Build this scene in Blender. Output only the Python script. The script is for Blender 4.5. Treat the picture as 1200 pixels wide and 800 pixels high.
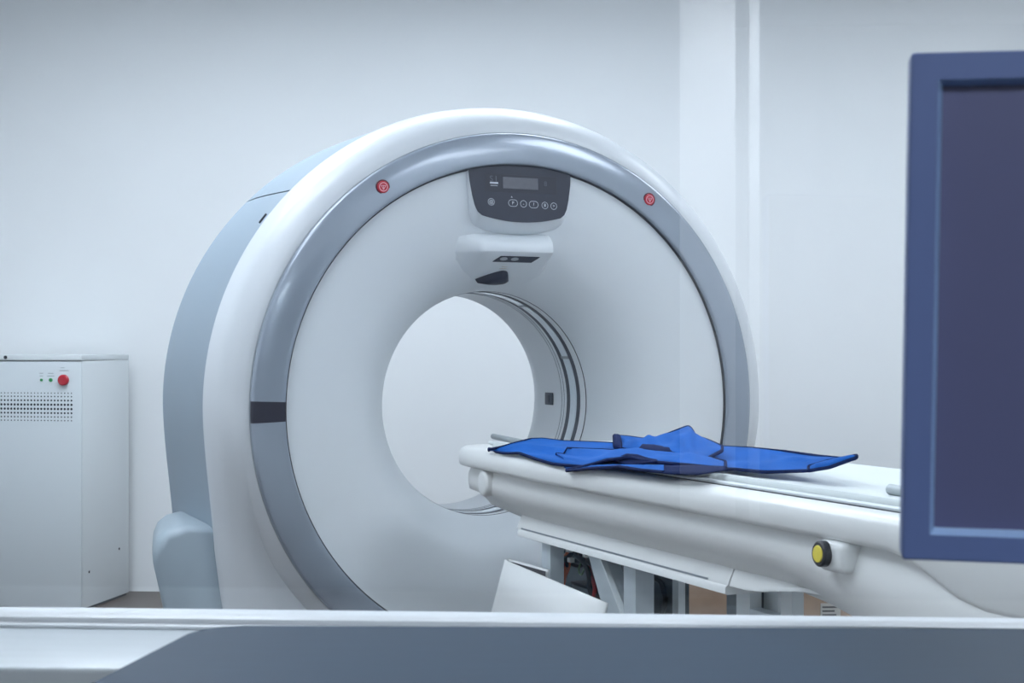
import bpy, bmesh, math, random
from mathutils import Vector, Matrix
random.seed(4)
for o in list(bpy.data.objects): bpy.data.objects.remove(o)
scn = bpy.context.scene
COL = scn.collection
PI = math.pi
R = math.radians

# ------------------------------------------------------------------ camera
F = 1720.0; HZ = 410.0; HC = 1.176          # focal length in pixels, horizon row, camera height
cd = bpy.data.cameras.new('camera'); cam = bpy.data.objects.new('camera', cd); COL.objects.link(cam)
cam.location = (0, 0, HC); cam.rotation_euler = (R(90), 0, 0)
cd.sensor_width = 36; cd.lens = F / 1200 * 36; cd.shift_y = (HZ - 400) / 1200
cd.clip_start = 0.02
cd.dof.use_dof = True; cd.dof.focus_distance = 4.4; cd.dof.aperture_fstop = 14
scn.camera = cam

# ------------------------------------------------------------------ world, exposure
w = bpy.data.worlds.new('world'); scn.world = w; w.use_nodes = True
w.node_tree.nodes['Background'].inputs[0].default_value = (.75, .88, 1, 1)
w.node_tree.nodes['Background'].inputs[1].default_value = .05
vs = scn.view_settings
vs.view_transform = 'Standard'; vs.look = 'None'; vs.gamma = 1; vs.use_curve_mapping = False
vs.exposure = 0.45
LAMP_COL = (.85, .93, 1.035)
EXAM_POWER = 8.0        # emission of the ceiling panels added to the examination room
CTRL_POWER = 22.0        # lamp added behind the viewer to light the monitor
CORR_POWER = 18.0       # lamp added in the corridor behind the camera, for the reflection in the glass

# ------------------------------------------------------------------ frames
TH = R(24)              # the scanner's axis in the room
GC = Vector((.0225, 4.6147, 1.0))          # bore centre in the plane of the grey front ring
NV = Vector((math.sin(TH), -math.cos(TH), 0)); RV = Vector((math.cos(TH), math.sin(TH), 0))
BR = R(-3.6)            # the building is turned a little against the camera
def on_r(x, y, rr):     # a pixel's ray met with the upright plane rr metres to the side of the scanner axis -> (r, s, z)
    d = Vector(((x - 600) / F, 1, (HZ - y) / F)); o = Vector((0, 0, HC))
    t = ((GC + rr * RV - o).dot(RV)) / d.dot(RV); p = o + t * d - GC
    return (p.dot(RV), p.dot(NV), p.z)

# ------------------------------------------------------------------ materials
MATS = {}
def mat(name, col, rough=.5, metal=0, spec=.5, bump=0, bscale=60, var=0, vscale=4, coat=0, emit=None, estr=0, stretch=None):
    m = bpy.data.materials.new(name); m.use_nodes = True
    nt = m.node_tree; b = nt.nodes['Principled BSDF']
    b.inputs['Base Color'].default_value = (*col, 1); b.inputs['Roughness'].default_value = rough
    b.inputs['Metallic'].default_value = metal; b.inputs['Specular IOR Level'].default_value = spec
    b.inputs['Coat Weight'].default_value = coat; b.inputs['Coat Roughness'].default_value = .1
    tc = nt.nodes.new('ShaderNodeTexCoord'); mp = nt.nodes.new('ShaderNodeMapping')
    nt.links.new(tc.outputs['Object'], mp.inputs[0])
    if stretch: mp.inputs['Scale'].default_value = stretch
    if var:
        n = nt.nodes.new('ShaderNodeTexNoise'); n.inputs['Scale'].default_value = vscale; n.inputs['Detail'].default_value = 5
        r = nt.nodes.new('ShaderNodeValToRGB'); nt.links.new(mp.outputs[0], n.inputs['Vector']); nt.links.new(n.outputs['Fac'], r.inputs[0])
        r.color_ramp.elements[0].position = .3; r.color_ramp.elements[1].position = .7
        r.color_ramp.elements[0].color = (*[c * (1 - var) for c in col], 1); r.color_ramp.elements[1].color = (*[min(1, c * (1 + var)) for c in col], 1)
        nt.links.new(r.outputs[0], b.inputs['Base Color'])
    if bump:
        n = nt.nodes.new('ShaderNodeTexNoise'); n.inputs['Scale'].default_value = bscale; n.inputs['Detail'].default_value = 3
        bp = nt.nodes.new('ShaderNodeBump'); bp.inputs['Strength'].default_value = bump; bp.inputs['Distance'].default_value = .004
        nt.links.new(mp.outputs[0], n.inputs['Vector']); nt.links.new(n.outputs['Fac'], bp.inputs['Height']); nt.links.new(bp.outputs[0], b.inputs['Normal'])
    if emit:
        b.inputs['Emission Color'].default_value = (*emit, 1); b.inputs['Emission Strength'].default_value = estr
    MATS[name] = m
    return m
mat('wall_paint', (.85, .87, .88), .75, bump=.05, bscale=90, var=.012, vscale=2)
mat('ceiling_paint', (.82, .83, .84), .85)
mat('floor_vinyl', (.085, .058, .047), .42, var=.25, vscale=7, bump=.05, stretch=(1, 6, 1))
mat('wall_control', (.07, .075, .09), .8)
mat('wood_apron', (.32, .23, .23), .55, var=.1, vscale=8, stretch=(1, 1, 9))
mat('shell_white', (.62, .65, .68), .38, coat=.12)
mat('dish_white', (.74, .78, .81), .5)
mat('ring_grey', (.30, .345, .41), .26, metal=.25, var=.03, vscale=9, coat=.5)
mat('rear_grey', (.27, .335, .395), .48, var=.02)
mat('foot_grey', (.30, .36, .405), .5, var=.04, vscale=10)
mat('seam_dark', (.03, .035, .045), .6)
mat('band_dark', (.026, .027, .043), .45)
mat('panel_dark', (.022, .028, .050), .4, var=.06, vscale=30)
mat('panel_bezel', (.017, .021, .038), .4)
mat('lcd', (.12, .125, .15), .4, var=.06, vscale=80)
mat('lens_pale', (.45, .48, .52), .2)
mat('dim_print', (.10, .11, .14), .5)
mat('pale_print', (.62, .66, .72), .5)
mat('red', (.50, .006, .025), .35, coat=.3)
mat('dark_red', (.10, .006, .02), .4)
mat('pink_print', (.80, .36, .42), .5)
mat('liner_white', (.76, .79, .82), .42)
mat('strip_clear', (.66, .74, .80), .18, coat=.3)
mat('groove', (.05, .062, .085), .5)
mat('line_grey', (.25, .28, .31), .5)
mat('table_white', (.80, .815, .81), .34, coat=.15)
mat('body_white', (.78, .79, .78), .42, coat=.1)
mat('pallet_white', (.72, .77, .77), .4)
mat('rail_grey', (.42, .46, .48), .4, metal=.3)
mat('steel', (.58, .64, .68), .42, metal=.1, var=.05, vscale=12)
mat('steel_light', (.74, .79, .81), .38, metal=.05)
mat('dark_plate', (.075, .10, .115), .6)
mat('pan_inner_shade', (.09, .09, .10), .7)
mat('box_elec', (.18, .21, .23), .45)
mat('wire_orange', (.75, .17, .06), .5)
mat('wire_red', (.30, .03, .03), .5)
mat('wire_black', (.02, .022, .026), .5)
mat('wire_green', (.12, .20, .10), .5)
mat('connector', (.75, .76, .72), .5)
mat('rubber_black', (.012, .012, .014), .5)
mat('yellow', (.80, .66, .05), .4)
mat('cardboard', (.46, .33, .24), .6, var=.28, vscale=6, bump=.15, bscale=18)
mat('carton_tape', (.42, .30, .20), .3)
mat('paper', (.62, .60, .56), .7)
mat('ink', (.12, .11, .11), .7)
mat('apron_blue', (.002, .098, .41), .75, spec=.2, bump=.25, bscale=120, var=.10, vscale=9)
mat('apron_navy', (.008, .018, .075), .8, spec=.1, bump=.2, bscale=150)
mat('cabinet_paint', (.70, .74, .755), .5)
mat('cabinet_front', (.64, .69, .715), .5)
mat('hole', (.018, .025, .035), .8)
mat('green', (.03, .30, .09), .4)
mat('print_grey', (.36, .40, .43), .6)
mat('sill_white', (.80, .83, .86), .35)
mat('ledge_white', (.70, .76, .80), .32, var=.03, vscale=5, stretch=(1, 9, 1))
mat('alu', (.62, .66, .72), .3, metal=.5)
mat('desk_grey', (.018, .052, .10), .55, spec=.24, var=.04, vscale=10, stretch=(1, 7, 1))
mat('bezel_navy', (.15, .21, .44), .42)
mat('bezel_edge_lit', (.38, .55, .85), .2, coat=.4)  # lighter than the bezel: the bevel's bluish highlight painted in
mat('screen', (.135, .145, .275), .35, spec=.55)
mat('plastic_black', (.02, .022, .03), .4)
mat('door_white', (.82, .84, .86), .5)
mat('corr_wall', (.27, .29, .31), .7)
mat('corr_dark', (.13, .15, .16), .7)
mat('lamp_frame', (.8, .8, .8), .4)
mat('added_lamp_exam', (.9, .9, .9), .5, emit=LAMP_COL, estr=EXAM_POWER)
mat('added_lamp_ctrl', (.9, .9, .9), .5, emit=(.80, .90, 1.0), estr=CTRL_POWER)
mat('added_lamp_corr', (.9, .9, .9), .5, emit=(.90, .94, 1.0), estr=CORR_POWER)
# window glass: clear, with the weak mirror image of the room on the viewer's side
g = bpy.data.materials.new('window_glass'); g.use_nodes = True; nt = g.node_tree; nt.nodes.clear()
out = nt.nodes.new('ShaderNodeOutputMaterial'); mx = nt.nodes.new('ShaderNodeMixShader')
tr = nt.nodes.new('ShaderNodeBsdfTransparent'); gl = nt.nodes.new('ShaderNodeBsdfGlossy'); gl.inputs['Roughness'].default_value = 0.0
tr.inputs[0].default_value = (.985, .995, .995, 1)
lw = nt.nodes.new('ShaderNodeLayerWeight'); pw = nt.nodes.new('ShaderNodeMath'); pw.operation = 'POWER'; pw.inputs[1].default_value = 5
ma = nt.nodes.new('ShaderNodeMath'); ma.operation = 'MULTIPLY_ADD'; ma.inputs[1].default_value = .95; ma.inputs[2].default_value = .045
nt.links.new(lw.outputs['Facing'], pw.inputs[0]); nt.links.new(pw.outputs[0], ma.inputs[0]); nt.links.new(ma.outputs[0], mx.inputs[0])
nt.links.new(tr.outputs[0], mx.inputs[1]); nt.links.new(gl.outputs[0], mx.inputs[2]); nt.links.new(mx.outputs[0], out.inputs[0])
MATS['window_glass'] = g

# ------------------------------------------------------------------ helpers
def obj(name, bm, m, parent=None, smooth=40, loc=None, rot=None):
    bmesh.ops.recalc_face_normals(bm, faces=bm.faces)
    me = bpy.data.meshes.new(name); bm.to_mesh(me); bm.free()
    me.materials.append(MATS[m])
    if smooth:
        for p in me.polygons: p.use_smooth = True
        me.set_sharp_from_angle(angle=R(smooth))
    o = bpy.data.objects.new(name, me); COL.objects.link(o)
    if parent: o.parent = parent
    if loc: o.location = loc
    if rot: o.rotation_euler = rot
    return o
def tag(o, label=None, cat=None, group=None, kind=None):
    if label: o['label'] = label
    if cat: o['category'] = cat
    if group: o['group'] = group
    if kind: o['kind'] = kind
    return o
def empty(name, loc, rz=0):
    o = bpy.data.objects.new(name, None); COL.objects.link(o); o.empty_display_size = .1
    o.location = loc; o.rotation_euler = (0, 0, rz); return o
def box(bm, x0, x1, y0, y1, z0, z1, bev=0, seg=2, M=None):
    vs_ = [bm.verts.new((x, y, z)) for x in (x0, x1) for y in (y0, y1) for z in (z0, z1)]
    f = [(0, 1, 3, 2), (4, 6, 7, 5), (0, 4, 5, 1), (2, 3, 7, 6), (0, 2, 6, 4), (1, 5, 7, 3)]
    fs = [bm.faces.new([vs_[i] for i in q]) for q in f]
    if bev:
        es = list({e for q in fs for e in q.edges})
        r = bmesh.ops.bevel(bm, geom=es, offset=bev, segments=seg, profile=.5, affect='EDGES')
        vs_ = list({v for v in r['verts']} | {v for v in vs_ if v.is_valid})
    if M: bmesh.ops.transform(bm, matrix=M, verts=[v for v in vs_ if v.is_valid])
    return bm
def bx(*a, **k): return box(bmesh.new(), *a, **k)
def loft(bm, rings, closed=True, cap0=False, cap1=False, wrap=False):
    V = [[bm.verts.new(p) for p in rg] for rg in rings]
    n = len(V[0]); m = len(V)
    for i in range(m if wrap else m - 1):
        a, b = V[i], V[(i + 1) % m]
        for j in range(n if closed else n - 1):
            k = (j + 1) % n
            bm.faces.new((a[j], a[k], b[k], b[j]))
    if cap0: bm.faces.new(V[0])
    if cap1: bm.faces.new(V[-1][::-1])
    return bm
def catmull(P, n=4):
    out_ = []
    for i in range(len(P) - 1):
        p0, p1, p2, p3 = P[max(i - 1, 0)], P[i], P[i + 1], P[min(i + 2, len(P) - 1)]
        for k in range(n):
            t = k / n
            out_.append(tuple(.5 * (2 * b + (c - a) * t + (2 * a - 5 * b + 4 * c - d) * t * t + (3 * b - a - 3 * c + d) * t ** 3) for a, b, c, d in zip(p0, p1, p2, p3)))
    out_.append(tuple(P[-1])); return out_
def tube(bm, pts, rad, seg=8, cap=True):
    pts = [Vector(p) for p in pts]; rings = []
    up = Vector((0, 0, 1))
    for i, p in enumerate(pts):
        d = (pts[min(i + 1, len(pts) - 1)] - pts[max(i - 1, 0)]).normalized()
        a = d.cross(up)
        if a.length < 1e-3: a = d.cross(Vector((1, 0, 0)))
        a.normalize(); b = a.cross(d)
        rr = rad[i] if isinstance(rad, (list, tuple)) else rad
        rings.append([p + rr * (math.cos(2 * PI * k / seg) * a + math.sin(2 * PI * k / seg) * b) for k in range(seg)])
    return loft(bm, rings, True, cap, cap)
def cyl(bm, c, ax, r0, h, seg=24, r1=None, bev=0):
    ax = Vector(ax).normalized(); c = Vector(c); r1 = r0 if r1 is None else r1
    a = ax.orthogonal().normalized(); b = ax.cross(a)
    def rg(rr, t): return [c + ax * t + rr * (math.cos(2 * PI * k / seg) * a + math.sin(2 * PI * k / seg) * b) for k in range(seg)]
    rings = [rg(r0, 0), rg(r1, h - bev)]
    if bev: rings.append(rg(r1 - bev, h))
    return loft(bm, rings, True, True, True)
def prism(bm, poly, y0, y1):      # poly in (x, z), swept along y
    return loft(bm, [[(x, y0, z) for x, z in poly], [(x, y1, z) for x, z in poly]], True, True, True)
def solid(o, t, off=0, bev=0):
    m = o.modifiers.new('thickness', 'SOLIDIFY'); m.thickness = t; m.offset = off
    return o
def brot(o): o.rotation_euler = (0, 0, BR); return o
def struct(name, bm, m, label, cat, parent=None, smooth=0):
    o = obj(name, bm, m, parent, smooth)
    if not parent: brot(o); tag(o, label, cat, kind='structure')
    return o
def smoothstep(a, b, x):
    t = max(0, min(1, (x - a) / (b - a))); return t * t * (3 - 2 * t)
def lerp(a, b, t): return a + (b - a) * t
def text(name, s, size, m, parent, M, depth=.0006):
    c = bpy.data.curves.new(name, 'FONT'); c.body = s; c.size = size; c.align_x = 'CENTER'; c.align_y = 'CENTER'; c.extrude = depth
    t = bpy.data.objects.new(name + '_curve', c); COL.objects.link(t)
    bpy.context.view_layer.update()
    me = bpy.data.meshes.new_from_object(t.evaluated_get(bpy.context.evaluated_depsgraph_get()))
    bpy.data.objects.remove(t); bpy.data.curves.remove(c)
    me.transform(M); me.materials.clear(); me.materials.append(MATS[m])
    o = bpy.data.objects.new(name, me); COL.objects.link(o); o.parent = parent; return o

# ------------------------------------------------------------------ the rooms (building frame: camera at the origin, window along x)
GY = 1.60                       # the glass
SZ = .8845                      # top of the window's inner sill
X0, X1, YB = -3.3, 3.3, 7.03
struct('floor', bx(X0 - .2, X1 + .2, -4.2, YB + .2, -.1, 0), 'floor_vinyl', 'dark brown vinyl floor under the cabinet and scanner', 'floor')
struct('ceiling', bx(X0 - .2, X1 + .2, -4.2, YB + .2, 3.0, 3.1), 'ceiling_paint', 'white ceiling above the scanner room', 'ceiling')
struct('wall_back', bx(X0 - .2, X1 + .2, YB, YB + .15, 0, 3.0), 'wall_paint', 'plain pale blue-white wall behind the scanner', 'wall')
struct('wall_left', bx(X0 - .15, X0, GY - .05, YB, 0, 3.0), 'wall_paint', 'white side wall of the scanner room beyond the cabinet', 'wall')
struct('wall_right', bx(X1, X1 + .15, GY - .05, YB, 0, 3.0), 'wall_paint', 'white side wall of the scanner room beyond the couch', 'wall')
# the wall with the observation window
OX0, OX1, OZ1 = -1.35, 1.45, 2.15
b = bx(X0, OX0, GY - .08, GY + .08, 0, 3.0); box(b, OX1, X1, GY - .08, GY + .08, 0, 3.0)
box(b, OX0, OX1, GY - .08, GY + .08, OZ1, 3.0); box(b, OX0, OX1, GY - .08, GY + .08, 0, SZ - .05)
wf = struct('wall_front', b, 'wall_paint', 'white wall that holds the observation window', 'wall')
obj('lower_panel', bx(OX0, OX1, GY - .10, GY - .081, 0, SZ - .06), 'wood_apron', wf, 0)
# window
win = empty('window_1', (0, 0, 0)); brot(win)
tag(win, 'large clear observation window pane between the desk and the scanner', 'window', kind='structure')
obj('glass_pane', bx(OX0 + .02, OX1 - .02, GY - .004, GY + .004, SZ - .004, OZ1 - .02), 'window_glass', win, 0)
b = bx(OX0, OX0 + .03, GY - .03, GY + .03, SZ, OZ1); box(b, OX1 - .03, OX1, GY - .03, GY + .03, SZ, OZ1); box(b, OX0 + .03, OX1 - .03, GY - .03, GY + .03, OZ1 - .03, OZ1)
obj('window_frame', b, 'alu', win, 30)
obj('glazing_bead', bx(OX0, OX1, GY - .030, GY + .030, SZ - .03, SZ, .002), 'sill_white', win, 30)
obj('lock_strip', bx(-.75, -.505, GY - .044, GY - .032, SZ - .016, SZ - .009, .001), 'rail_grey', win, 30)
# inner ledge
b = bx(OX0, OX1, GY - .240, GY - .030, SZ - .05, SZ - .0095, .005, 3)
tag(struct('trim_1', b, 'ledge_white', 'white window ledge at the lower left below the glass', 'window sill', smooth=30), None)
b = bx(OX0, OX1, GY - .046, GY - .030, SZ - .0095, SZ - .0055, .001)
struct('trim_2', b, 'sill_white', 'thin white strip running along the ledge below the glass', 'window trim', smooth=30)
# control room around the camera, dim
RY = -1.6
DX0, DX1, DZ = .245, 1.75, 2.55
CX0, CX1, CZ = -2.0, 2.6, 2.75
struct('ceiling_control', bx(CX0, CX1, RY, GY - .08, CZ, CZ + .05), 'wall_control', 'ceiling of the dim control room behind the viewer', 'ceiling')
struct('wall_control_left', bx(CX0 - .1, CX0, RY, GY - .08, 0, 3), 'wall_control', 'dim grey side wall of the control room', 'wall')
struct('wall_control_right', bx(CX1, CX1 + .1, RY, GY - .08, 0, 3), 'wall_control', 'dim grey wall of the control room beyond the monitor', 'wall')
b = bx(CX0 - .1, DX0, RY - .12, RY, 0, 3); box(b, DX1, CX1 + .1, RY - .12, RY, 0, 3); box(b, DX0, DX1, RY - .12, RY, DZ, 3)
struct('wall_control_rear', b, 'wall_control', 'dim grey rear wall of the control room with a tall doorway', 'wall')
# corridor beyond the doorway: added, with its lamp, to give the pale bands mirrored in the glass
CY = -3.7
struct('wall_corridor', bx(-.3, .98, CY - .1, CY, 0, 2.75), 'corr_wall', 'corridor wall mirrored faintly in the glass', 'wall')
struct('wall_corridor_right', bx(.98, 2.4, CY - .1, CY, 0, 2.68), 'corr_dark', 'darker corridor wall mirrored at the right of the glass', 'wall')
b = bx(-.4, -.3, CY - .1, RY - .12, 0, 2.75); box(b, 2.4, 2.5, CY - .1, RY - .12, 0, 2.75)
struct('wall_corridor_end', b, 'corr_dark', 'end walls of the corridor', 'wall')
struct('ceiling_corridor', bx(-.4, 2.5, CY - .1, RY - .12, 2.68, 2.75), 'ceiling_paint', 'white corridor ceiling mirrored along the top right of the glass', 'ceiling')
b = bx(.10, .505, -2.56, -2.50, .01, 2.66, .004); sl = struct('door_1', b, 'door_white', 'white door leaf added to be mirrored as a bright band in the glass', 'door', smooth=30)
b = bx(.557, .597, -2.56, -2.50, .0, 2.68, .004); struct('trim_3', b, 'door_white', 'narrow white post added to be mirrored as a bright stripe in the glass', 'door post', smooth=30)

# ------------------------------------------------------------------ unseen ceiling lamps, added and sized to set the brightness
def lamp(x, y, z, sx, sy, m, label, group=None):
    c = Matrix.Rotation(BR, 3, 'Z') @ Vector((x, y, 0))
    t = empty('added_ceiling_light', (c.x, c.y, z), BR); tag(t, label, 'ceiling light', group)
    b = bx(-sx / 2 - .02, sx / 2 + .02, -sy / 2 - .02, -sy / 2, -.03, 0); box(b, -sx / 2 - .02, sx / 2 + .02, sy / 2, sy / 2 + .02, -.03, 0)
    box(b, -sx / 2 - .02, -sx / 2, -sy / 2, sy / 2, -.03, 0); box(b, sx / 2, sx / 2 + .02, -sy / 2, sy / 2, -.03, 0)
    obj('frame', b, 'lamp_frame', t, 0)
    obj('diffuser', bx(-sx / 2, sx / 2, -sy / 2, sy / 2, -.02, -.005), m, t, 0)
for x, y, nm in ((-1.5, 2.4, 'on the left near the window'), (1.7, 2.4, 'on the right near the window'), (-1.7, 3.8, 'on the left beside the couch'), (1.7, 3.8, 'on the right beside the couch'),
                 (-1.75, 5.1, 'on the left behind the scanner'), (-.25, 5.4, 'in the middle behind the scanner'), (1.85, 5.45, 'on the right behind the scanner')):
    lamp(x, y, 3.0, 1.2, .62 if y < 5 else .58 if x > 1 else .64 if x > -1 else .92, 'added_lamp_exam', 'added flat white ceiling lamp ' + nm, 'added scanner room ceiling lamps')
lamp(.3, -.75, CZ, .9, .5, 'added_lamp_ctrl', 'flat ceiling lamp added behind the viewer to light the monitor')
lamp(.75, -2.05, 2.68, .9, .4, 'added_lamp_corr', 'bright flat ceiling lamp added in the corridor for the mirrored bands')

# ------------------------------------------------------------------ CT scanner gantry (local x = to the scanner's side, -y = front, z up)
G = empty('ct_scanner', (GC.x, GC.y, 0), TH)
tag(G, 'large round white and grey scanner gantry with an open bore', 'CT scanner')
ZC = 1.0
def pol(rr, s, ph): return (rr * math.cos(ph), -s, ZC + rr * math.sin(ph))
def rout(ph):
    c, s = abs(math.cos(ph)), math.sin(ph)
    if s >= 0: return .957
    side = .957
    for _ in range(25):
        zz = -side * s
        xx = .957 - .03 * smoothstep(0, .5, zz) - .16 * max(0, zz - .42) ** 1.25 - .018 * zz
        side = min(xx / max(c, 1e-4), 5)
        side = min(side, 1.6)
    bot = .965 / -s
    k = 14
    return (side ** -k + bot ** -k) ** (-1 / k)
def sweep(profile, a0, a1, n, closed=False):
    bm = bmesh.new(); rings = []
    for i in range(n if closed else n + 1):
        ph = a0 + (a1 - a0) * i / n
        rings.append([pol(rr, s, ph) for rr, s in profile(ph)])
    return loft(bm, rings, False, wrap=closed)
def low(ph):
    d = math.degrees(-math.asin(max(-1, min(1, math.sin(ph)))))
    return smoothstep(2, 36, d)
def shell_profile(ph):
    wv = low(ph); ro = rout(ph)
    r1, s1 = lerp(.872, .897, wv), lerp(-.013, -.10, wv)
    ex = ro - r1
    P = [(.846, -.010), (lerp(.857, .862, wv), lerp(-.011, -.02, wv)), (r1, s1)]
    Q = [(r1, s1), (lerp(.905, r1 + .3 * ex, wv), lerp(-.030, -.103, wv)), (lerp(.936, r1 + .62 * ex, wv), lerp(-.066, -.115, wv)), (lerp(.951, r1 + .9 * ex, wv), lerp(-.112, -.142, wv)), (ro, lerp(-.155, -.165, wv)), (ro, -.178), (ro - .02, -.178)]
    return P[:2] + catmull(Q, 4)
obj('front_shell', sweep(shell_profile, 0, 2 * PI, 192, True), 'shell_white', G, 50)
def rear_profile(ph):
    ro = rout(ph); big = ro / .957
    P = [(ro - .03, -.176), (ro - .010, -.180), (ro - .004, -.30), (ro + .006, -.5), (ro + .010, -.68), (ro + .006, -.78), (ro - .022, -.86), (ro - .085, -.915), (ro - .2, -.94), (.60, -.935), (.50, -.90), (.44, -.83), (.407, -.76)]
    return P[:1] + catmull(P[1:], 3)
gap = R(.18)
obj('rear_side_cover', sweep(rear_profile, R(135) + gap, R(269.9), 90), 'rear_grey', G, 60)
obj('rear_side_cover', sweep(rear_profile, R(-90.1), R(45) - gap, 90), 'rear_grey', G, 60)
obj('rear_top_cover', sweep(rear_profile, R(45) + gap, R(135) - gap, 60), 'rear_grey', G, 60)
obj('cover_seam', sweep(lambda ph: [(rr - .008, s) for rr, s in rear_profile(ph)[1:-8]], R(134.5), R(135.5), 3), 'seam_dark', G, 60)
for ph, s, ln in ((141.6, -.62, .045), (142.6, -.235, .04)):
    b = bmesh.new(); a = R(ph); p = Vector(pol(rout(a) + .001, s, a)); M = Matrix.Translation(p) @ Matrix.Rotation(-(a - PI / 2), 4, 'Y')
    box(b, -.018, .018, -.003, .003, -.004, .002, .001, M=M); obj('cover_slot', b, 'seam_dark', G, 30)
# front ring, dark band on each side
RP = catmull([(.857, -.022), (.857, -.006), (.8545, .0025), (.846, .0080), (.815, .0160), (.778, .0200), (.763, .0205), (.757, .0175), (.755, .004), (.755, -.03)], 3)
B0, B1 = 178.2, 182.5
obj('front_ring', sweep(lambda ph: RP, R(B1 - 360), R(B0), 280), 'ring_grey', G, 60)
RB = [(rr, s + .0006 if s > 0 else s) for rr, s in RP]
obj('ring_band', sweep(lambda ph: RB, R(B0), R(B1), 6), 'band_dark', G, 60)
obj('ring_gasket', sweep(lambda ph: [(.7555, .006), (.7515, .0065), (.7505, -.004), (.7505, -.02)], 0, 2 * PI, 160, True), 'seam_dark', G, 60)
obj('ring_gasket', sweep(lambda ph: [(.8560, -.003), (.8588, -.004), (.8590, -.014)], 0, 2 * PI, 160, True), 'line_grey', G, 60)
DP = catmull([(.7512, -.001), (.735, -.003), (.69, -.006), (.62, -.015), (.55, -.035), (.49, -.065), (.445, -.105), (.412, -.15), (.388, -.195), (.375, -.235), (.3705, -.262)], 4)
def dish_s(rr):
    for (ra, sa), (rb, sb) in zip(DP, DP[1:]):
        if rb <= rr <= ra: return sa + (sb - sa) * (ra - rr) / (ra - rb)
    return -.002
obj('front_cover', sweep(lambda ph: DP, 0, 2 * PI, 160, True), 'dish_white', G, 60)
# bore
obj('bore_liner', sweep(lambda ph: catmull([(.3712, -.2625), (.3712, -.29), (.371, -.46), (.370, -.62), (.3725, -.67), (.385, -.715), (.407, -.76)], 3), 0, 2 * PI, 128, True), 'liner_white', G, 60)
def band(name, s0, s1, rr, m): return obj(name, sweep(lambda ph: [(.3712, s0), (rr, s0 - .0006), (rr, s1 + .0006), (.3712, s1)], 0, 2 * PI, 128, True), m, G, 30)
band('lip_line', -.2635, -.2675, .3697, 'seam_dark')
band('bore_groove', -.311, -.336, .3700, 'groove')
band('scan_window', -.338, -.386, .3694, 'strip_clear')
band('bore_groove', -.388, -.414, .3700, 'groove')
band('bore_line', -.434, -.4365, .3698, 'line_grey')
band('bore_line', -.454, -.4560, .3698, 'line_grey')
for a in (24, 62): # joints across the clear scan window
    a = R(a); b = bmesh.new(); M = Matrix.Translation(pol(.3690, -.3625, a)) @ Matrix.Rotation(-(a - PI / 2), 4, 'Y')
    box(b, -.005, .005, -.028, .028, -.001, .001, M=M); obj('window_joint', b, 'line_grey', G, 0)
b = bmesh.new(); M = Matrix.Translation(pol(.3695, -.555, R(.2))) @ Matrix.Rotation(R(90), 4, 'Y')
box(b, -.022, .022, -.032, .032, -.004, .004, .003, 2, M=M); sn = obj('bore_sensor', b, 'groove', G, 30)
b = bmesh.new(); box(b, -.014, .014, -.008, .008, -.006, -.003, .001, 1, M=M); obj('sensor_lens', b, 'panel_dark', sn, 30)
# emergency stop buttons on the ring
for sx in (-1, 1):
    c = Vector((sx * .457, -.0135, ZC + .666)); ax = (0, -1, 0)
    eb = obj('emergency_button', cyl(bmesh.new(), c, ax, .0225, .005, 28, bev=.001), 'dark_red', G, 40)
    obj('button_cap', cyl(bmesh.new(), c + Vector((0, -.005, 0)), ax, .0185, .003, 28, .018, bev=.001), 'red', eb, 40)
    b = bmesh.new(); n = 24; y = c.y - .0088
    for r0, r1 in ((.0112, .0140),):
        loft(b, [[(c.x + rr * math.cos(2 * PI * k / n), y, c.z + rr * math.sin(2 * PI * k / n)) for k in range(n)] for rr in (r0, r1)], True)
    tri = [(c.x + .0085 * math.cos(a), y, c.z + .0085 * math.sin(a)) for a in (R(-90), R(30), R(150))]
    for i in range(3): tube(b, [tri[i], tri[(i + 1) % 3]], .0012, 5)
    tube(b, [(c.x, y, c.z + .003), (c.x, y, c.z - .008)], .0012, 5)
    obj('stop_symbol', b, 'pink_print', eb, 0)
# control panel under the top of the ring
def arc_pts(a0, a1, n, rr): return [(rr * math.cos(R(lerp(a0, a1, i / n))), rr * math.sin(R(lerp(a0, a1, i / n)))) for i in range(n + 1)]
top = [(x, z) for x, z in arc_pts(76.5, 103.5, 14, .7535)]
side_l = [(-.1735, .70), (-.166, .655), (-.158, .622), (-.149, .604), (-.135, .593)]
botm = [(-.135 + .27 * i / 12, .593 - .018 * (1 - (2 * i / 12 - 1) ** 2)) for i in range(1, 12)]
side_r = [(-x, z) for x, z in side_l[::-1]]
PO = top + side_l + botm + side_r
def panel_y(z): return -lerp(.020, .006, (z - .575) / .18)       # front leans out towards its lower edge
cx_, cz_ = 0, .66
hs = bmesh.new()
def offs(k, dz): return [(x * (1 + k), -(panel_y(z) * 1.0) * 0, z) for x, z in PO]
rings = []
for kx, dz, dy in ((0, 0, .0005), (.012, -.004, .004), (.028, -.014, .016), (.04, -.026, .034), (.05, -.036, .060)):
    rings.append([(x * (1 + kx), panel_y(z) + dy, ZC + z + dz * smoothstep(.70, .60, z)) for x, z in PO])
loft(hs, rings, True, True, False)
obj('panel_housing', hs, 'dish_white', G, 50)
pb = bmesh.new()
loft(pb, [[(x, panel_y(z) - .0003, ZC + z) for x, z in PO], [(x * .997, panel_y(z) - .0022, ZC + z) for x, z in PO]], True, False, True)
cp = obj('control_panel', pb, 'panel_dark', G, 30); cp['label'] = 'dark operator panel with display and keys'
ang = math.atan2(.014, .18)
def PM(x, z, lift=.0028): return Matrix.Translation((x, panel_y(z) - lift, ZC + z)) @ Matrix.Rotation(R(90) - ang * 1, 4, 'X')
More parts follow.
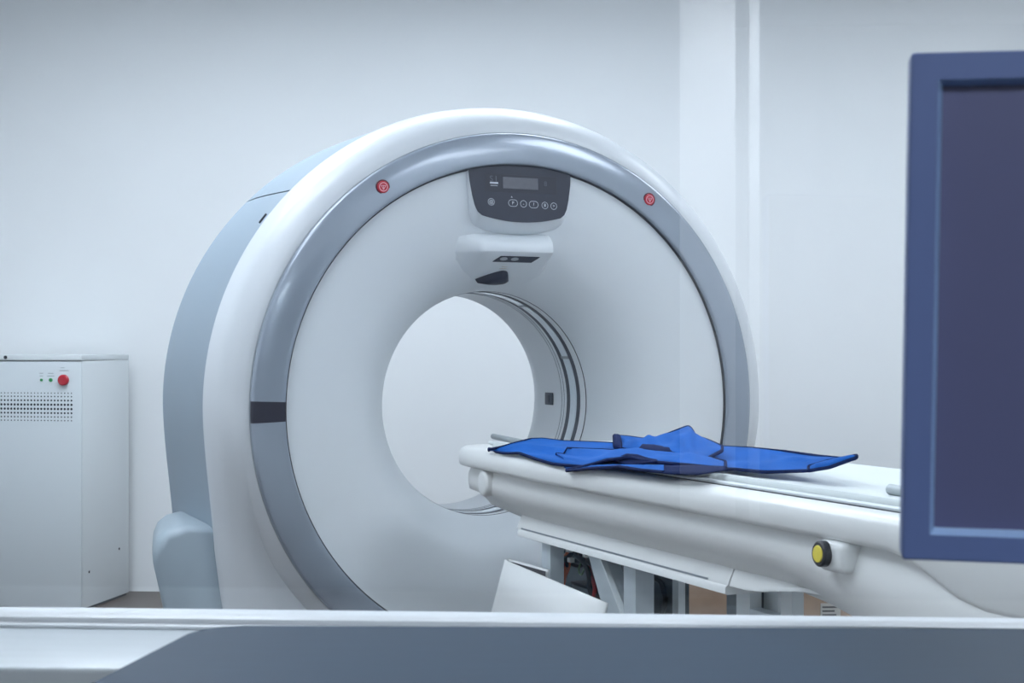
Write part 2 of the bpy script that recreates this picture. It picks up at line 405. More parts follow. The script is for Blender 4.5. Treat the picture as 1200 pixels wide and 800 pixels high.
def pbox(x0, x1, z0, z1, m, name, d=.0012, parent=cp, bev=.0004):
    b = bmesh.new(); xm, zm = (x0 + x1) / 2, (z0 + z1) / 2
    box(b, x0 - xm, x1 - xm, z0 - zm, z1 - zm, -.001, d, bev, 1, M=PM(xm, zm, .0022)); return obj(name, b, m, parent, 30)
pbox(-.122, .125, .668, .724, 'panel_bezel', 'display_frame', .0008)
pbox(-.062, .059, .680, .716, 'lcd', 'display', .0018)
text('print', 'S I', .026, 'dim_print', cp, PM(-.094, .708, .0034))
text('print', '8', .022, 'dim_print', cp, PM(.085, .700, .0034))
pbox(-.106, -.078, .693, .6985, 'pale_print', 'print', .0013, bev=0); pbox(-.104, -.080, .6865, .688, 'pale_print', 'print', .0013, bev=0)
for i, (x, wd, sym) in enumerate(((-.103, 0, '@'), (-.029, .010, 'P'), (.007, 0, '-'), (.042, .010, '?'), (.081, 0, '8'), (.112, 0, '>'))):
    b = bmesh.new(); z = .636 - .001 * i; n = 24; rr0, rr1 = .0098, .0112
    def rg(rr): return [((wd / 2 if math.cos(2 * PI * (k + .5) / n) > 0 else -wd / 2) + rr * math.cos(2 * PI * (k + .5) / n), rr * math.sin(2 * PI * (k + .5) / n), 0) for k in range(n)]
    loft(b, [rg(rr0), rg(rr1)], True)
    bmesh.ops.transform(b, matrix=PM(x, z, .0026), verts=b.verts)
    ky = obj('key', b, 'pale_print', cp, 0)
    text('key_symbol', sym, .014, 'pale_print', ky, PM(x, z, .0027), .0003)
text('print', '^', .012, 'pale_print', cp, PM(-.033, .652, .0027), .0003)
# laser housing over the bore
XS = [-.205, -.168, -.142, -.128, -.120, -.112, -.06, 0, .06, .108, .114, .119, .124, .128, .134]
rings = []
for x in XS:
    k = smoothstep(-.205, -.125, x) if x < 0 else smoothstep(.136, .113, x)
    sec = [(-.115, .555), (-.062, .546), (-.022, .533), (.000, .520), (.009, .506), (.011, .492), (.010, .484), (.006, .4795), (-.03, .461), (-.09, .430), (-.145, .402), (-.20, .384)]
    pts = []
    for s, z in sec:
        rr = math.hypot(x, z); sd = dish_s(max(.372, min(.75, rr))) - .006
        pts.append((x, -lerp(min(sd, s), max(s, sd), k) , ZC + z))
    rings.append(pts)
lh = obj('laser_housing', loft(bmesh.new(), rings, False), 'dish_white', G, 32)
lh['label'] = 'white housing with dark laser window above the bore'
un = Vector((0, -.547 * 0 - math.sin(R(60)), -math.cos(R(60))))      # underside direction
def under(x, t):        # t = distance back along the underside from its front edge
    s0, z0, s1, z1 = .006, .4795, -.145, .402
    L = math.hypot(s1 - s0, z1 - z0); f = t / L
    return Vector((x, -(lerp(s0, s1, f)), ZC + lerp(z0, z1, f)))
nrm = Vector((0, -math.sin(R(27.2)), -math.cos(R(27.2))))
def uplate(name, poly, m, th, parent):
    b = bmesh.new(); lo = [under(x, t) + nrm * .0005 for x, t in poly]; hi = [p + nrm * th for p in lo]
    loft(b, [lo, hi], True, True, True); return obj(name, b, m, parent, 20)
lwn = uplate('laser_window', [(-.058, .018), (.076, .018), (.060, .052), (-.074, .052)], 'panel_dark', .002, lh)
for x in (-.044, -.006): uplate('lens', [(x + .013 * math.cos(a * PI / 8), .031 + .009 * math.sin(a * PI / 8)) for a in range(16)], 'lens_pale', .0035, lwn)
uplate('print', [(-.030, .080), (-.012, .080), (-.012, .084), (-.030, .084)], 'paper', .0015, lh)
uplate('print', [(-.034, .092), (-.010, .092), (-.010, .095), (-.034, .095)], 'paper', .0015, lh)
b = bmesh.new(); n = 9
tri = catmull([(-.092, .166), (-.060, .135), (-.028, .112), (-.012, .108), (.003, .116), (.015, .140), (.018, .153), (.004, .163), (-.03, .171), (-.065, .172)], 3)
lo = [under(x, t) + nrm * .0005 for x, t in tri]; cen = sum((Vector(p) for p in lo), Vector()) / len(lo)
mid = [cen + (p - cen) * .92 + nrm * .016 for p in lo]; hi = [cen + (p - cen) * .6 + nrm * .024 for p in lo]
loft(b, [lo, mid, hi], True, True, True); obj('gantry_camera', b, 'panel_dark', G, 60)['label'] = 'dark curved triangular sensor cap above the bore'
# side foot
b = bmesh.new()
def fsec(s, k):     # outline of the foot across the scanner at depth s
    r_out = 1.105 - .19 * (s - .2)
    return [(-.80, s, .03), (-r_out + .07, s, .03), (-r_out + .035, s, .40), (-r_out + .004, s, .555 - k), (-r_out + .002, s, .585 - k), (-r_out + .016, s, .618 - k), (-r_out + .045, s, .640 - k * .6), (-r_out + .10, s, .652 - k * .5), (-r_out + .18, s, .642 - k * .4), (-.80, s, .63 - k * .3)]
st = [(.205, .05), (.212, .028), (.232, .010), (.27, 0), (.5, 0), (.62, 0), (.66, .01), (.68, .04)]
rings = []
for y, k in st:
    sh = .012 if k > .04 else (.004 if k > .02 else 0)
    rings.append([(x + (sh if x < -.95 else 0), yy, z) for x, yy, z in fsec(y, k)])
loft(b, rings, True, True, True)
ft = obj('side_foot', b, 'foot_grey', G, 60)
b = b2 = bmesh.new()
loft(b, [[(-x, y, z) for x, y, z in rg] for rg in rings], True, True, True); obj('side_foot', b, 'foot_grey', G, 60)
obj('base_plinth', bx(-.80, .80, .16, .88, 0, .06, .01), 'seam_dark', G, 30)

# ------------------------------------------------------------------ patient couch (local: x to the side, y = S0 - s, z up)
S0 = 1.45
TP = GC + NV * S0
T = empty('patient_couch', (TP.x, TP.y, 0), TH)
tag(T, 'long white patient couch on an open steel underframe', 'patient couch')
def tl(p): return (p[0], S0 - p[1], ZC + p[2])        # (r, s, z) -> couch frame
SE, SF = .135, 2.78      # head end and foot end along s
HW = .30; ZT = -.105
def ring_sym(half, s):   # half = [(r, z)] on the near side from top centre outwards; mirrored to a closed ring
    return [tl((r_, s, z)) for r_, z in half] + [tl((-r_, s, z)) for r_, z in half[::-1]]
def rim_bottom(s): return -.161 - .007 * smoothstep(.15, .9, s) - .066 * smoothstep(2.18, 2.42, s)
rings = []
for s in [SE, SE + .003, SE + .010, SE + .022, SE + .045, SE + .08, SE + .12, SE + .2] + [.5 + .1 * i for i in range(16)] + [2.05, 2.12, 2.18, 2.24, 2.30, 2.36, 2.42, 2.48, 2.54, 2.6, 2.68, SF - .04, SF - .012, SF]:
    d = min(s - SE, .14); hw = HW - .085 * (1 - math.sqrt(max(0, 1 - (1 - d / .14) ** 2)))
    e = 0
    if s - SE < .03: e = .016 * (1 - math.sqrt(max(0, 1 - (1 - (s - SE) / .03) ** 2)))
    if SF - s < .04: e = .03 * (1 - (SF - s) / .04); hw -= e
    zb = rim_bottom(s)
    half = [(-.02, ZT - e), (-hw + .05, ZT - e), (-hw + .022, ZT - .002 - e), (-hw + .008, ZT - .009 - e), (-hw + .001, ZT - .021 - e * .6), (-hw, ZT - .033), (-hw + .001, zb + .012 + e * .5), (-hw + .005, zb + .003 + e), (-hw + .014, zb + e), (-hw + .04, zb + e), (-.02, zb + e)]
    rings.append(ring_sym(half, s))
obj('couch_rim', loft(bmesh.new(), rings, True, True, True), 'table_white', T, 50)
# hull under the rim
def hull(s):
    k = smoothstep(.19, .62, s); e = 1 - math.sqrt(max(0, 1 - (1 - min((s - .175) / .10, 1)) ** 2))   # rounded nose
    z_low = lerp(-.280, -.302, smoothstep(.18, .62, s)); deep = smoothstep(1.75, 2.45, s)
    z_low = lerp(z_low, -.40, deep)
    o = -.028 * e
    return [(-.02, -.150), (-.262 - o * 2, -.150), (-.266 - o * 2, -.172), (-.272 - o * 2, -.185), (lerp(-.274, -.292, deep) - o * 2.2, lerp(-.205, -.22, deep)), (lerp(-.271, -.300, deep) - o * 2.6, lerp(-.228, -.26, deep)), (lerp(-.248, -.294, deep) - o * 3, lerp(z_low + .045, -.31, deep)), (lerp(-.220, -.262, deep) - o * 3, z_low + .022), (lerp(-.206, -.21, deep) - o * 3, z_low + .006), (-.17 - o * 2, z_low), (-.02, z_low)]
rings = [ring_sym(hull(s), s) for s in [.178, .182, .19, .205, .23, .265, .30, .35, .4, .5, .6, .7, .85, 1.0, 1.2, 1.4, 1.6, 1.7, 1.8, 1.9, 2.0, 2.1, 2.2, 2.3, 2.4, 2.5, 2.6, 2.7, 2.74]]
obj('couch_hull', loft(bmesh.new(), rings, True, True, True), 'body_white', T, 60)
# lower skirt with its lip and seam
def skirt(s):      # flares outwards to its lower edge
    z1 = -.318 + .03 * smoothstep(1.62, 1.9, s)
    return [(-.02, -.26), (-.214, -.262), (-.211, -.272), (-.219, -.285), (-.2305, z1 + .008), (-.232, z1 + .003), (-.232, z1), (-.02, z1)]
rings = [ring_sym(skirt(s), s) for s in [.50, .52, .6, .8, 1.0, 1.2, 1.4, 1.5, 1.58]]
obj('couch_skirt', loft(bmesh.new(), rings, True, True, True), 'body_white', T, 40)
rings = [ring_sym(skirt(s), s) for s in [1.585, 1.65, 1.7, 1.75, 1.8, 1.85, 1.9, 1.93]]
obj('couch_skirt', loft(bmesh.new(), rings, True, True, True), 'body_white', T, 40)
b = bmesh.new()
rings = []
for s in (.512, .7, 1.0, 1.3, 1.575): rings.append(ring_sym([(-.02, -.316), (-.226, -.316), (-.232, -.318), (-.236, -.324), (-.236, -.336), (-.230, -.338), (-.02, -.338)], s))
obj('skirt_lip', loft(b, rings, True, True, True), 'table_white', T, 40)
b = bmesh.new(); box(b, -.233, .233, S0 - 1.5, S0 - .53, ZC - .3165, ZC - .3125); obj('skirt_seam', b, 'line_grey', T, 0)
b = bmesh.new(); box(b, -.205, .205, S0 - 1.2, S0 - .535, ZC - .347, ZC - .339, .003); obj('underside_plate', b, 'dark_plate', T, 30)
# nose boss
b = bmesh.new(); p = Vector(tl(on_r(572, 566, -.272)))
M = Matrix.Translation(p) @ Matrix.Rotation(R(-90), 4, 'Y')
n = 28; rings = []
for rr, h in ((.034, -.03), (.034, .012), (.031, .018), (.025, .020)):
    rings.append([M @ Vector((rr * 1.1 * math.cos(2 * PI * k / n), rr * 1.0 * math.sin(2 * PI * k / n), h)) for k in range(n)])
loft(b, rings, True, True, True); obj('side_boss', b, 'table_white', T, 50)
# pallet and rails on top
def pal(s, e):
    return [(-.02, ZT + .006 - e), (-.10, ZT + .007 - e), (-.16, ZT + .010 - e), (-.205, ZT + .017 - e), (-.217, ZT + .0165 - e), (-.221, ZT + .010 - e), (-.221, ZT - .004), (-.02, ZT - .004)]
rings = [ring_sym(pal(s, e), s) for s, e in ((.30, .006), (.31, .001), (.4, 0), (1.0, 0), (1.6, 0), (2.2, 0), (2.6, 0), (2.68, .002), (2.70, .006))]
obj('sliding_pallet', loft(bmesh.new(), rings, True, True, True), 'pallet_white', T, 40)
for sg in (-1, 1):
    x0, x1 = sorted((sg * .226, sg * .250))
    rl = obj('side_rail', bx(x0, x1, S0 - 2.70, S0 - .42, ZC + ZT - .002, ZC + ZT + .0055, .0015), 'steel_light', T, 30)
    x0, x1 = sorted((sg * .2505, sg * .2555))
    obj('rail_slot', bx(x0, x1, S0 - 2.70, S0 - .42, ZC + ZT - .004, ZC + ZT + .0012), 'seam_dark', rl, 0)
    x0, x1 = sorted((sg * .2215, sg * .2255))
    obj('rail_slot', bx(x0, x1, S0 - 2.70, S0 - .42, ZC + ZT - .004, ZC + ZT + .0012), 'seam_dark', rl, 0)
# grey accessory bars at the head end and one at the foot end
b = bmesh.new(); tube(b, [tl(on_r(578, 511, -.10)), tl(on_r(640, 524, -.10))], .009, 10); obj('accessory_bar', b, 'rail_grey', T, 50)
b = bmesh.new(); tube(b, [tl(on_r(574, 518.5, -.19)), tl(on_r(612, 526, -.19))], .0055, 8); obj('accessory_bar', b, 'pallet_white', T, 50)
b = bmesh.new(); tube(b, [tl(on_r(1043, 573, -.12)), tl(on_r(1100, 585, -.12))], .0105, 10); obj('accessory_bar', b, 'rail_grey', T, 50)
# yellow button in its socket
c = Vector(tl((-.300, 2.02, -.194)))
b = bmesh.new(); box(b, c.x - .004, c.x + .05, c.y - .052, c.y + .030, c.z - .030, c.z + .028, .014, 4); so = obj('button_socket', b, 'table_white', T, 60)
ax = Vector((-1, .06, .03)).normalized()
obj('button_housing', cyl(bmesh.new(), c + Vector((-.002, .006, .002)), ax, .0235, .015, 32, bev=.003), 'rubber_black', so, 40)
obj('button_cap', cyl(bmesh.new(), c + Vector((-.002, .006, .002)) + ax * .0145, ax, .0155, .0025, 28, bev=.001), 'yellow', so, 40)
# underframe
def post(name, rr, s0, s1, dr, z0=-.98, z1=-.33, m='steel', lean=0):
    b = bmesh.new(); lo = [(rr, s0 + lean), (rr, s1 + lean), (rr + dr, s1 + lean), (rr + dr, s0 + lean)]; hi = [(rr, s0), (rr, s1), (rr + dr, s1), (rr + dr, s0)]
    loft(b, [[tl((a, s, z0)) for a, s in lo], [tl((a, s, z1)) for a, s in hi]], True, True, True); return obj(name, b, m, T, 20)
post('frame_post', -.215, .626, .679, .040)
b = bmesh.new()
loft(b, [[tl((a_, s_, -.86)) for a_, s_ in ((-.20, 1.20), (-.20, 1.42), (-.155, 1.42), (-.155, 1.20))], [tl((a_, s_, -.33)) for a_, s_ in ((-.20, .862), (-.20, .925), (-.152, .925), (-.152, .862))]], True, True, True); obj('diagonal_brace', b, 'steel', T, 20)
b = bmesh.new(); loft(b, [[tl((a_, s_, -.86)) for a_, s_ in ((-.204, 1.42), (-.204, 1.43), (-.19, 1.43), (-.19, 1.42))], [tl((a_, s_, -.33)) for a_, s_ in ((-.204, .925), (-.204, .933), (-.19, .933), (-.19, .925))]], True, True, True); obj('brace_edge', b, 'steel_light', T, 20)
post('frame_post', -.20, 1.061, 1.121, .050)
post('frame_post', 0, .951, .981, .02, m='steel_light')
post('back_plate', .05, .22, .93, .012, m='dark_plate')
post('lift_column', -.10, 1.406, 1.461, .03, m='steel_light')
post('lift_column', -.10, 1.579, 1.62, .03, m='steel_light')
post('column_panel', -.065, 1.31, 1.40, .012, m='box_elec')
post('column_panel', -.03, 1.40, 1.50, .012, m='box_elec')
post('column_plate', -.05, 1.44, 1.496, .01, -.415, -.29, m='steel_light')
b = bmesh.new(); box(b, -.102, -.07, S0 - 1.58, S0 - 1.46, ZC - .412, ZC - .394, .002); obj('cross_bar', b, 'steel', T, 30)
b = bmesh.new(); box(b, -.28, .28, S0 - 2.3, S0 - .45, 0, .05, .01); obj('base_plate', b, 'steel', T, 30)
b = bmesh.new(); box(b, -.16, .16, S0 - 2.45, S0 - 1.95, .05, ZC - .36, .03, 3); obj('foot_pedestal', b, 'body_white', T, 40)
# electronics and wiring between the posts
ea, ez = on_r(670, 684, -.13), on_r(706, 700, -.13)
sa, sb, zb_ = ea[1], ez[1], ea[2]
eb = bmesh.new(); box(eb, -.13, -.06, S0 - sb, S0 - sa, ZC + zb_ - .075, ZC + zb_, .003); el = obj('electronics_box', eb, 'box_elec', T, 30)
b = bmesh.new(); box(b, -.135, -.1305, S0 - sb + .012, S0 - sa - .012, ZC + zb_ - .06, ZC + zb_ - .012, .001); obj('cover_plate', b, 'steel', el, 30)
for k in (.2, .5, .8): obj('terminal', cyl(bmesh.new(), tl((-.1355, lerp(sa, sb, k), zb_ - .032)), (-1, 0, 0), .006, .006, 12), 'connector', el, 30)
b = bmesh.new(); box(b, -.132, -.058, S0 - sb - .003, S0 - sa + .003, ZC + zb_ + .0001, ZC + zb_ + .008, .001); obj('lid', b, 'wire_black', el, 30)
rnd = random.Random(9)
def wire(pts, rad, m, jit=.008):
    P = [tl(on_r(x, y, rr)) for x, y, rr in pts]
    P = [tuple(c_ + rnd.uniform(-jit, jit) for c_ in p) for p in P]
    b = bmesh.new(); tube(b, catmull(P, 5), rad, 6); return obj('cable', b, m, T, 60)
for i in range(7):
    wire([(668 + i * .6, 643, -.145), (663, 655, -.15), (660, 668, -.155), (656, 680, -.155), (655, 692, -.155), (652, 715, -.155)], .006, ('wire_orange', 'wire_red', 'wire_black')[i % 3], .010)
for i in range(4):
    wire([(664, 648, -.14), (672, 642, -.14), (680, 648, -.14), (688, 660, -.14), (691, 675, -.14), (694, 690, -.145), (697, 705, -.145)], .006, ('wire_black', 'wire_black', 'wire_red', 'wire_black')[i], .011)
for i in range(3):
    wire([(664, 658, -.14), (675, 660, -.14), (690, 656, -.14), (700, 668, -.14)], .005, 'wire_black', .009)
wire([(683, 655, -.145), (678, 668, -.145), (681, 674, -.145), (685, 664, -.145)], .0028, 'wire_green', .002)
wire([(767, 677, .035), (775, 684, .035), (778, 694, .035), (780, 704, .035), (776, 716, .035), (772, 730, .035)], .0075, 'wire_black', .002)
for x, y in ((667, 644), (669, 656), (687, 650)):
    b = bmesh.new(); p = Vector(tl(on_r(x, y, -.16))); box(b, p.x - .007, p.x + .007, p.y - .009, p.y + .009, p.z - .006, p.z + .006, .001); obj('connector', b, 'connector', T, 30)
# raked white guard around the foot of the frame, open at the top
zt = -.402
tip, rt = (-.268, .50), (-.333, 1.235)
plan_o = [(rt[0], rt[1]), (-.312, 1.0), (-.293, .78), (-.279, .62), (-.271, .535), (-.266, .507), (-.258, .503), (-.252, .53), (-.248, .60), (-.244, .68), (-.242, .72)]
def rake(p, k): return (p[0] - .004 * k, p[1] - (.11 if p[1] < 1.1 else .09) * k)
bm = bmesh.new()
loft(bm, [[tl((*rake(p, k), zt - .2 * k)) for p in plan_o] for k in (0, .5, 1.0, 2.0, 2.75)], False)
gd = obj('frame_guard', bm, 'table_white', T, 50); solid(gd, .006, 1)
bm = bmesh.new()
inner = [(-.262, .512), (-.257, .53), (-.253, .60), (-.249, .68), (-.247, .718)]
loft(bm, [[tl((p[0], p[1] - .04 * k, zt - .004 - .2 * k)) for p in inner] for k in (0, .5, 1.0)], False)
obj('guard_inner_shade', bm, 'pan_inner_shade', gd, 0)  # dark sheet: the shade inside the guard put in as colour

# ------------------------------------------------------------------ blue lead apron lying on the couch
A = empty('lead_apron', tuple(GC + NV * S0 + Vector((0, 0, ZT + .018))), TH)
tag(A, 'crumpled blue protective apron with navy piping lying on the couch', 'lead apron')
def al(p): return Vector((p[0], S0 - p[1], p[2] - ZT - .018))
def interp(tab, x):
    for (x0, *a), (x1, *b_) in zip(tab, tab[1:]):
        if x0 <= x <= x1:
            t = (x - x0) / (x1 - x0); return [lerp(p, q, t) for p, q in zip(a, b_)]
    return list(tab[-1][1:]) if x > tab[-1][0] else list(tab[0][1:])
def sheet(name, top, bot, nx, ny, m, amp, seed, parent=A, th=.004, trim=('top', 'bot', 'l', 'r'), sag=.0, lift=0):
    rn = random.Random(seed); ph = [rn.uniform(0, 6.28) for _ in range(6)]
    x0, x1 = top[0][0], top[-1][0]; X0b, X1b = bot[0][0], bot[-1][0]
    V = []
    for i in range(nx + 1):
        u = i / nx
        xa, xb = lerp(x0, x1, u), lerp(X0b, X1b, u)
        ya, ra = interp(top, xa); yb, rb = interp(bot, xb)
        pa, pb_ = al(on_r(xa, ya, ra)), al(on_r(xb, yb, rb)); row = []
        for j in range(ny + 1):
            v = j / ny; p = pa.lerp(pb_, v)
            env = math.sin(PI * v) ** .7 * min(1, 6 * u, 6 * (1 - u))
            p.z += env * (amp * ((1 - 1.6 * abs(math.sin(8 * u + 2.5 * v + ph[0]))) * .7 + (.6 - 1.2 * abs(math.sin(13 * u - 4 * v + ph[1]))) * .6 + math.sin(7 * v + 17 * u + ph[2]) * .3) + sag)
            if abs(p.x) < .235: p.z = max(p.z, .005 + lift)
            elif abs(p.x) < .292: p.z = max(p.z, -.012 + lift)
            row.append(p)
        V.append(row)
    o = obj(name, loft(bmesh.new(), V, False), m, parent, 80); solid(o, th, 0)
    edges = {'top': [r_[0] for r_ in V], 'bot': [r_[-1] for r_ in V], 'l': V[0], 'r': V[-1]}
    b = bmesh.new()
    for e in trim: tube(b, edges[e], .0042, 6)
    if trim: obj('piping', b, 'apron_navy', o, 60)
    return o
sheet('main_panel',
      [(573, 526.5, -.305), (588, 523.5, -.285), (600, 520, -.26), (612, 517, -.225), (622, 514.5, -.18), (636, 514, -.15), (660, 517, -.08), (700, 518.5, -.04), (730, 520, -.02), (780, 520, .02), (840, 523, .05), (880, 525, .05), (920, 529, .03), (960, 534.5, -.02), (985, 537, -.05), (1002, 536, -.03)],
      [(573, 528, -.29), (592, 531, -.295), (608, 530.5, -.295), (626, 537, -.298), (648, 543.5, -.302), (700, 548, -.305), (760, 549, -.295), (800, 551, -.27), (830, 552, -.22), (860, 551.5, -.165), (900, 553, -.145), (945, 551.5, -.10), (965, 548, -.09), (1002, 537, -.05)], 96, 18, 'apron_blue', .0080, 3)
sheet('folded_panel',
      [(652, 538, -.245), (680, 533, -.22), (705, 528.5, -.18), (735, 527, -.16), (770, 529, -.15), (810, 532, -.14), (850, 541, -.14)],
      [(664, 550.5, -.309), (690, 545, -.307), (712, 538.5, -.29), (738, 535.5, -.27), (765, 541, -.27), (810, 545, -.255), (850, 549, -.20)], 44, 10, 'apron_blue', .0060, 7, sag=.006, lift=.006, trim=('top', 'bot', 'r'))
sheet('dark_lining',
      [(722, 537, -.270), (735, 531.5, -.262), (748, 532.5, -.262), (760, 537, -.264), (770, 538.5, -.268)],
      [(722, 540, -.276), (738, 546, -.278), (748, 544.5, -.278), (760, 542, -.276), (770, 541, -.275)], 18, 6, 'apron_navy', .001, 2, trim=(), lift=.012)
sheet('hem_panel',
      [(664, 549, -.3085), (700, 545, -.306), (735, 545, -.300), (778, 545, -.285)],
      [(664, 551.5, -.3120), (700, 548, -.312), (725, 546.5, -.311), (750, 550.5, -.311), (778, 553, -.309)], 30, 5, 'apron_blue', .0015, 5, trim=('bot',))
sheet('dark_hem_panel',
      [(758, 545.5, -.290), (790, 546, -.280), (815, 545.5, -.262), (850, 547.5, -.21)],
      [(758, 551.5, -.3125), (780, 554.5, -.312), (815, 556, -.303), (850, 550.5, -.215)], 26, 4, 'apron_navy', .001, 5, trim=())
sheet('shoulder_flap',
      [(719.5, 510.5, -.06), (735, 511.5, -.05), (752, 514, -.04), (768, 513.5, -.03), (784, 508, -.02), (798, 502.5, -.02), (806, 499.5, -.02), (810, 502, -.02), (815, 511, -.02), (830, 516, -.03), (846, 523, -.05)],
      [(720.5, 524, -.13), (742, 528, -.14), (765, 530.5, -.15), (790, 534, -.16), (812, 537.5, -.16), (828, 537.5, -.15), (846, 528, -.08)], 48, 12, 'apron_blue', .0095, 11, sag=.010, lift=.008)
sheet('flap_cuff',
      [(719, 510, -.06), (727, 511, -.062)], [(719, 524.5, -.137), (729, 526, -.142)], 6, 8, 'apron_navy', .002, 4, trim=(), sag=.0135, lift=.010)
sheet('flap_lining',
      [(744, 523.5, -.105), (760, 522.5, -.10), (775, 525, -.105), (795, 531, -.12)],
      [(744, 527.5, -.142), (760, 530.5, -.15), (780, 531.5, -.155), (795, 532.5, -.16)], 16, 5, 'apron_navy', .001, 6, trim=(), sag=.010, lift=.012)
sheet('strap',
      [(948, 546.5, -.12), (970, 540, -.09), (1003.5, 533.5, -.06)], [(948, 551.5, -.13), (972, 547.5, -.11), (1003.5, 536, -.065)], 20, 4, 'apron_blue', .001, 8, sag=.005, lift=.006)

# ------------------------------------------------------------------ cartons behind the couch
def carton(cx, cy, rz, w_, d_, h_, label, lab=False):
    t = empty('cardboard_box', (cx, cy, 0), rz); tag(t, label, 'cardboard box')
    obj('body', bx(-w_ / 2, w_ / 2, -d_ / 2, d_ / 2, 0, h_, .006), 'cardboard', t, 30)
    obj('tape', bx(-.03, .03, -d_ / 2 - .001, d_ / 2 + .001, h_ - .12, h_ + .001), 'carton_tape', t, 0)
    for s in (-1, 1): obj('flap', bx(-w_ / 2 + .003, w_ / 2 - .003, s * d_ / 4 - d_ / 4 + .002, s * d_ / 4 + d_ / 4 - .002, h_, h_ + .004), 'cardboard', t, 0)
    if lab:
        p = obj('paper_label', bx(-.125, -.072, -d_ / 2 - .003, -d_ / 2, .43, .51), 'paper', t, 0)
        for k in range(7): obj('print', bx(-.121, -.078 - .005 * (k % 3), -d_ / 2 - .004, -d_ / 2 - .003, .437 + k * .0102, .4415 + k * .0102), 'ink', p, 0)
carton(.592, 4.540, TH, .38, .30, .60, 'brown cardboard carton behind the couch lift column, near the scanner')
carton(.92, 4.05, R(5), .42, .36, .62, 'brown cardboard carton with a printed paper label under the couch', True)

# ------------------------------------------------------------------ equipment cabinet on the left
ca = R(-11)
K = empty('equipment_cabinet', (-1.93, 6.60, 0), ca)       # origin at its front right corner
tag(K, 'pale grey metal cabinet with red button and vent holes at left', 'equipment cabinet')
KW, KD, KH = .60, .465, 1.155
obj('body', bx(-KW, 0, .001, KD, .012, KH - .028, .003), 'cabinet_paint', K, 30)
obj('front_panel', bx(-KW + .002, -.001, -.012, 0, .014, KH - .032, .004), 'cabinet_front', K, 30)
obj('lid', bx(-KW, .0, -.012, KD, KH - .026, KH, .004), 'cabinet_paint', K, 30)
obj('plinth', bx(-KW + .01, -.01, .01, KD - .01, 0, .012), 'seam_dark', K, 0)
sc = 6.6 / F        # metres a pixel covers here
def kx(x): return (x - 97) * sc
def kz(y): return HC - (y - HZ) * sc
b = bmesh.new(); rows = [.8, .95, 1.25, 1.55, 1.55, 1.3, 1.0, .85]
ys = [460.6, 464.6, 469.2, 474.2, 479.2, 484, 488.6, 492.8]
for yy, rr in zip(ys, rows):
    for c_ in range(33): cyl(b, (kx(84.3 - 4.27 * c_), -.0105, kz(yy)), (0, -1, 0), rr * sc * .92, .002, 10)
vh = obj('vent_holes', b, 'hole', K, 0); vh['kind'] = 'stuff'
rb = obj('red_button', cyl(bmesh.new(), (kx(75), -.012, kz(445.2)), (0, -1, 0), .0245, .018, 28, bev=.004), 'red', K, 40)
for x, rr in ((46.3, .0062), (58.3, .0085)): obj('indicator_lamp', cyl(bmesh.new(), (kx(x), -.012, kz(445.2)), (0, -1, 0), rr, .006, 16, bev=.001), 'green', K, 40)
for x, y, l in ((46, 437.3, 5), (46, 440.6, 4), (58, 437.3, 7), (58, 440.6, 9), (73, 430.8, 5), (75, 434, 12)):
    obj('print', bx(kx(x - l / 2), kx(x + l / 2), -.0128, -.012, kz(y + .4), kz(y - .4)), 'print_grey', K, 0)
for x, y in ((.06, .17), (.36, .235)): obj('screw', cyl(bmesh.new(), (-.0005, x, y), (1, 0, 0), .006, .002, 10), 'hole', K, 0)
obj('lid_stud', cyl(bmesh.new(), (kx(0), -.012, KH - .012), (0, -1, 0), .008, .004, 14), 'seam_dark', K, 30)

# ------------------------------------------------------------------ control desk
DZT = .900
Dk = empty('control_desk', (.5, 1.15, 0)); tag(Dk, 'blue-grey control desk top in front of the window', 'desk')
def dk(p): return (p[0] - .5, p[1] - 1.15)
out_l = [(-.42, .75), (-.352, 1.20), (-.320, 1.405), (-.316, 1.43), (-.306, 1.452), (-.290, 1.466), (-.268, 1.4715), (.60, 1.452), (1.35, 1.402), (1.35, .75)]
b = bmesh.new(); pl = [dk(p) for p in out_l]
loft(b, [[(x, y, DZT - .0115) for x, y in pl], [(x, y, DZT - .002) for x, y in pl], [(x * .999, y * .997, DZT) for x, y in pl]], True, True, True)
obj('desk_top', b, 'desk_grey', Dk, 30)
for x, y in ((-.30, .85), (1.27, .85), (-.25, 1.30), (1.27, 1.30)):
    obj('leg', bx(x - .525, x - .475, y - 1.175, y - 1.125, 0, DZT - .0115, .004), 'alu', Dk, 30)

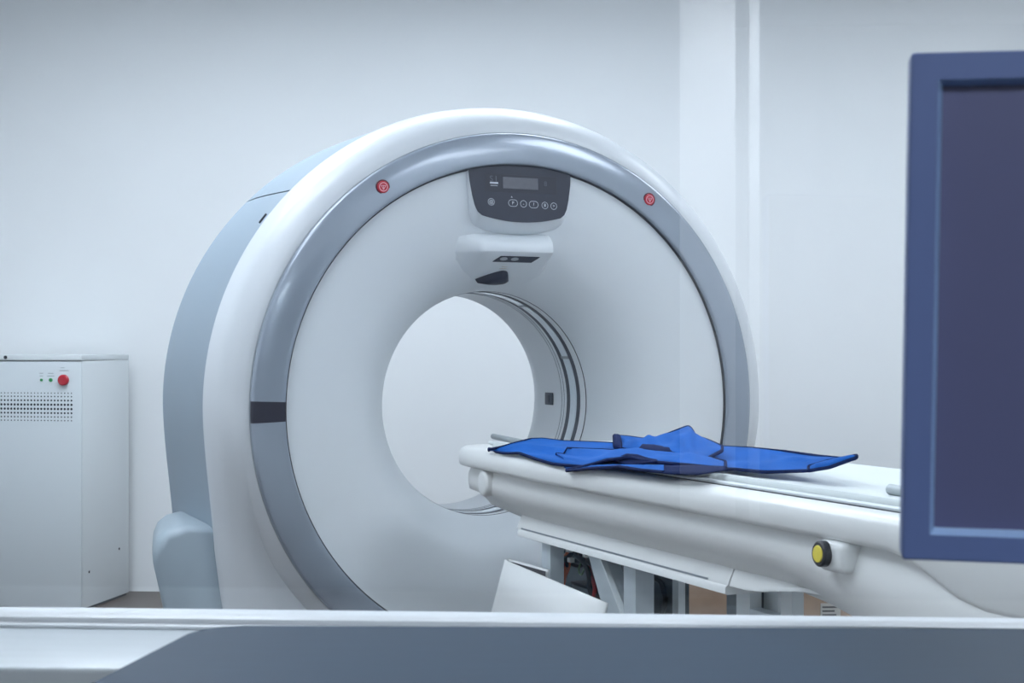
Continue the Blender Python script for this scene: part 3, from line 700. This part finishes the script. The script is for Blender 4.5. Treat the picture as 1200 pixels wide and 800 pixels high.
# ------------------------------------------------------------------ monitor
MW, MH = .56, .0
Yb, Yt = 1.10, 1.074
def mpt(x, y, d): return Vector(((x - 600) / F * d, d, HC + (HZ - y) / F * d))
BL = mpt(1057, 655.5, 1.100); TL = mpt(1068, 62, 1.0745)
upv = (TL - BL); MH = upv.length; upv.normalize()
sdv = Vector((math.cos(R(-11)), math.sin(R(-11)), 0)); sdv = (sdv - upv * sdv.dot(upv)).normalized()
fw = sdv.cross(upv).normalized()            # towards the viewer
if fw.y > 0: fw = -fw
MM = Matrix((sdv, upv, fw)).transposed().to_4x4()
base = BL + sdv * MW / 2
Mo = empty('computer_monitor', (base.x + .05, base.y + .06, DZT)); tag(Mo, 'dark navy computer monitor with blank screen at right', 'monitor')
TM = Matrix.Translation(BL - Mo.location) @ MM       # local: x right, y up, z to the viewer
bw = .0195; ch = .0042
def rrect(x0, x1, y0, y1, r_, z, n=5):
    P = []
    for cx2, cy2, a in ((x1 - r_, y1 - r_, 0), (x0 + r_, y1 - r_, 90), (x0 + r_, y0 + r_, 180), (x1 - r_, y0 + r_, 270)):
        for k in range(n + 1): t = R(a + 90 * k / n); P.append(TM @ Vector((cx2 + r_ * math.cos(t), cy2 + r_ * math.sin(t), z)))
    return P
b = bmesh.new()
loft(b, [rrect(0, MW, 0, MH, .0028, -.03), rrect(0, MW, 0, MH, .0028, -.0012), rrect(.0012, MW - .0012, .0012, MH - .0012, .002, 0), rrect(bw, MW - bw, bw, MH - bw, .0012, 0)], True)
obj('bezel', b, 'bezel_navy', Mo, 35)
b = bmesh.new()
loft(b, [rrect(bw, MW - bw, bw, MH - bw, .0012, 0), rrect(bw + ch * .55, MW - bw - ch * .55, bw + ch * .55, MH - bw - ch * .55, .0012, -.0035), rrect(bw + ch, MW - bw - ch, bw + ch, MH - bw - ch, .0012, -.010)], True)
obj('bezel_edge_lit', b, 'bezel_edge_lit', Mo, 25)
b = bmesh.new(); loft(b, [rrect(bw, MW - bw, bw, MH - bw, .001, -.012), rrect(bw, MW - bw, bw, MH - bw, .001, -.0099)], True, True, True)
obj('screen', b, 'screen', Mo, 20)
b = bmesh.new(); loft(b, [rrect(.002, MW - .002, .002, MH - .002, .004, -.03), rrect(.03, MW - .03, .03, MH - .03, .02, -.06)], True, True, True)
obj('rear_housing', b, 'plastic_black', Mo, 35)
nb = TM @ Vector((MW / 2, .12, -.058))
b = bmesh.new(); tube(b, [nb, (nb.x, nb.y + .03, nb.z - .05), (0, .02, .02)], .024, 14); obj('stand_neck', b, 'plastic_black', Mo, 50)
b = bmesh.new(); cyl(b, (0, .02, 0), (0, 0, 1), .12, .014, 36, bev=.004); obj('stand_base', b, 'plastic_black', Mo, 40)
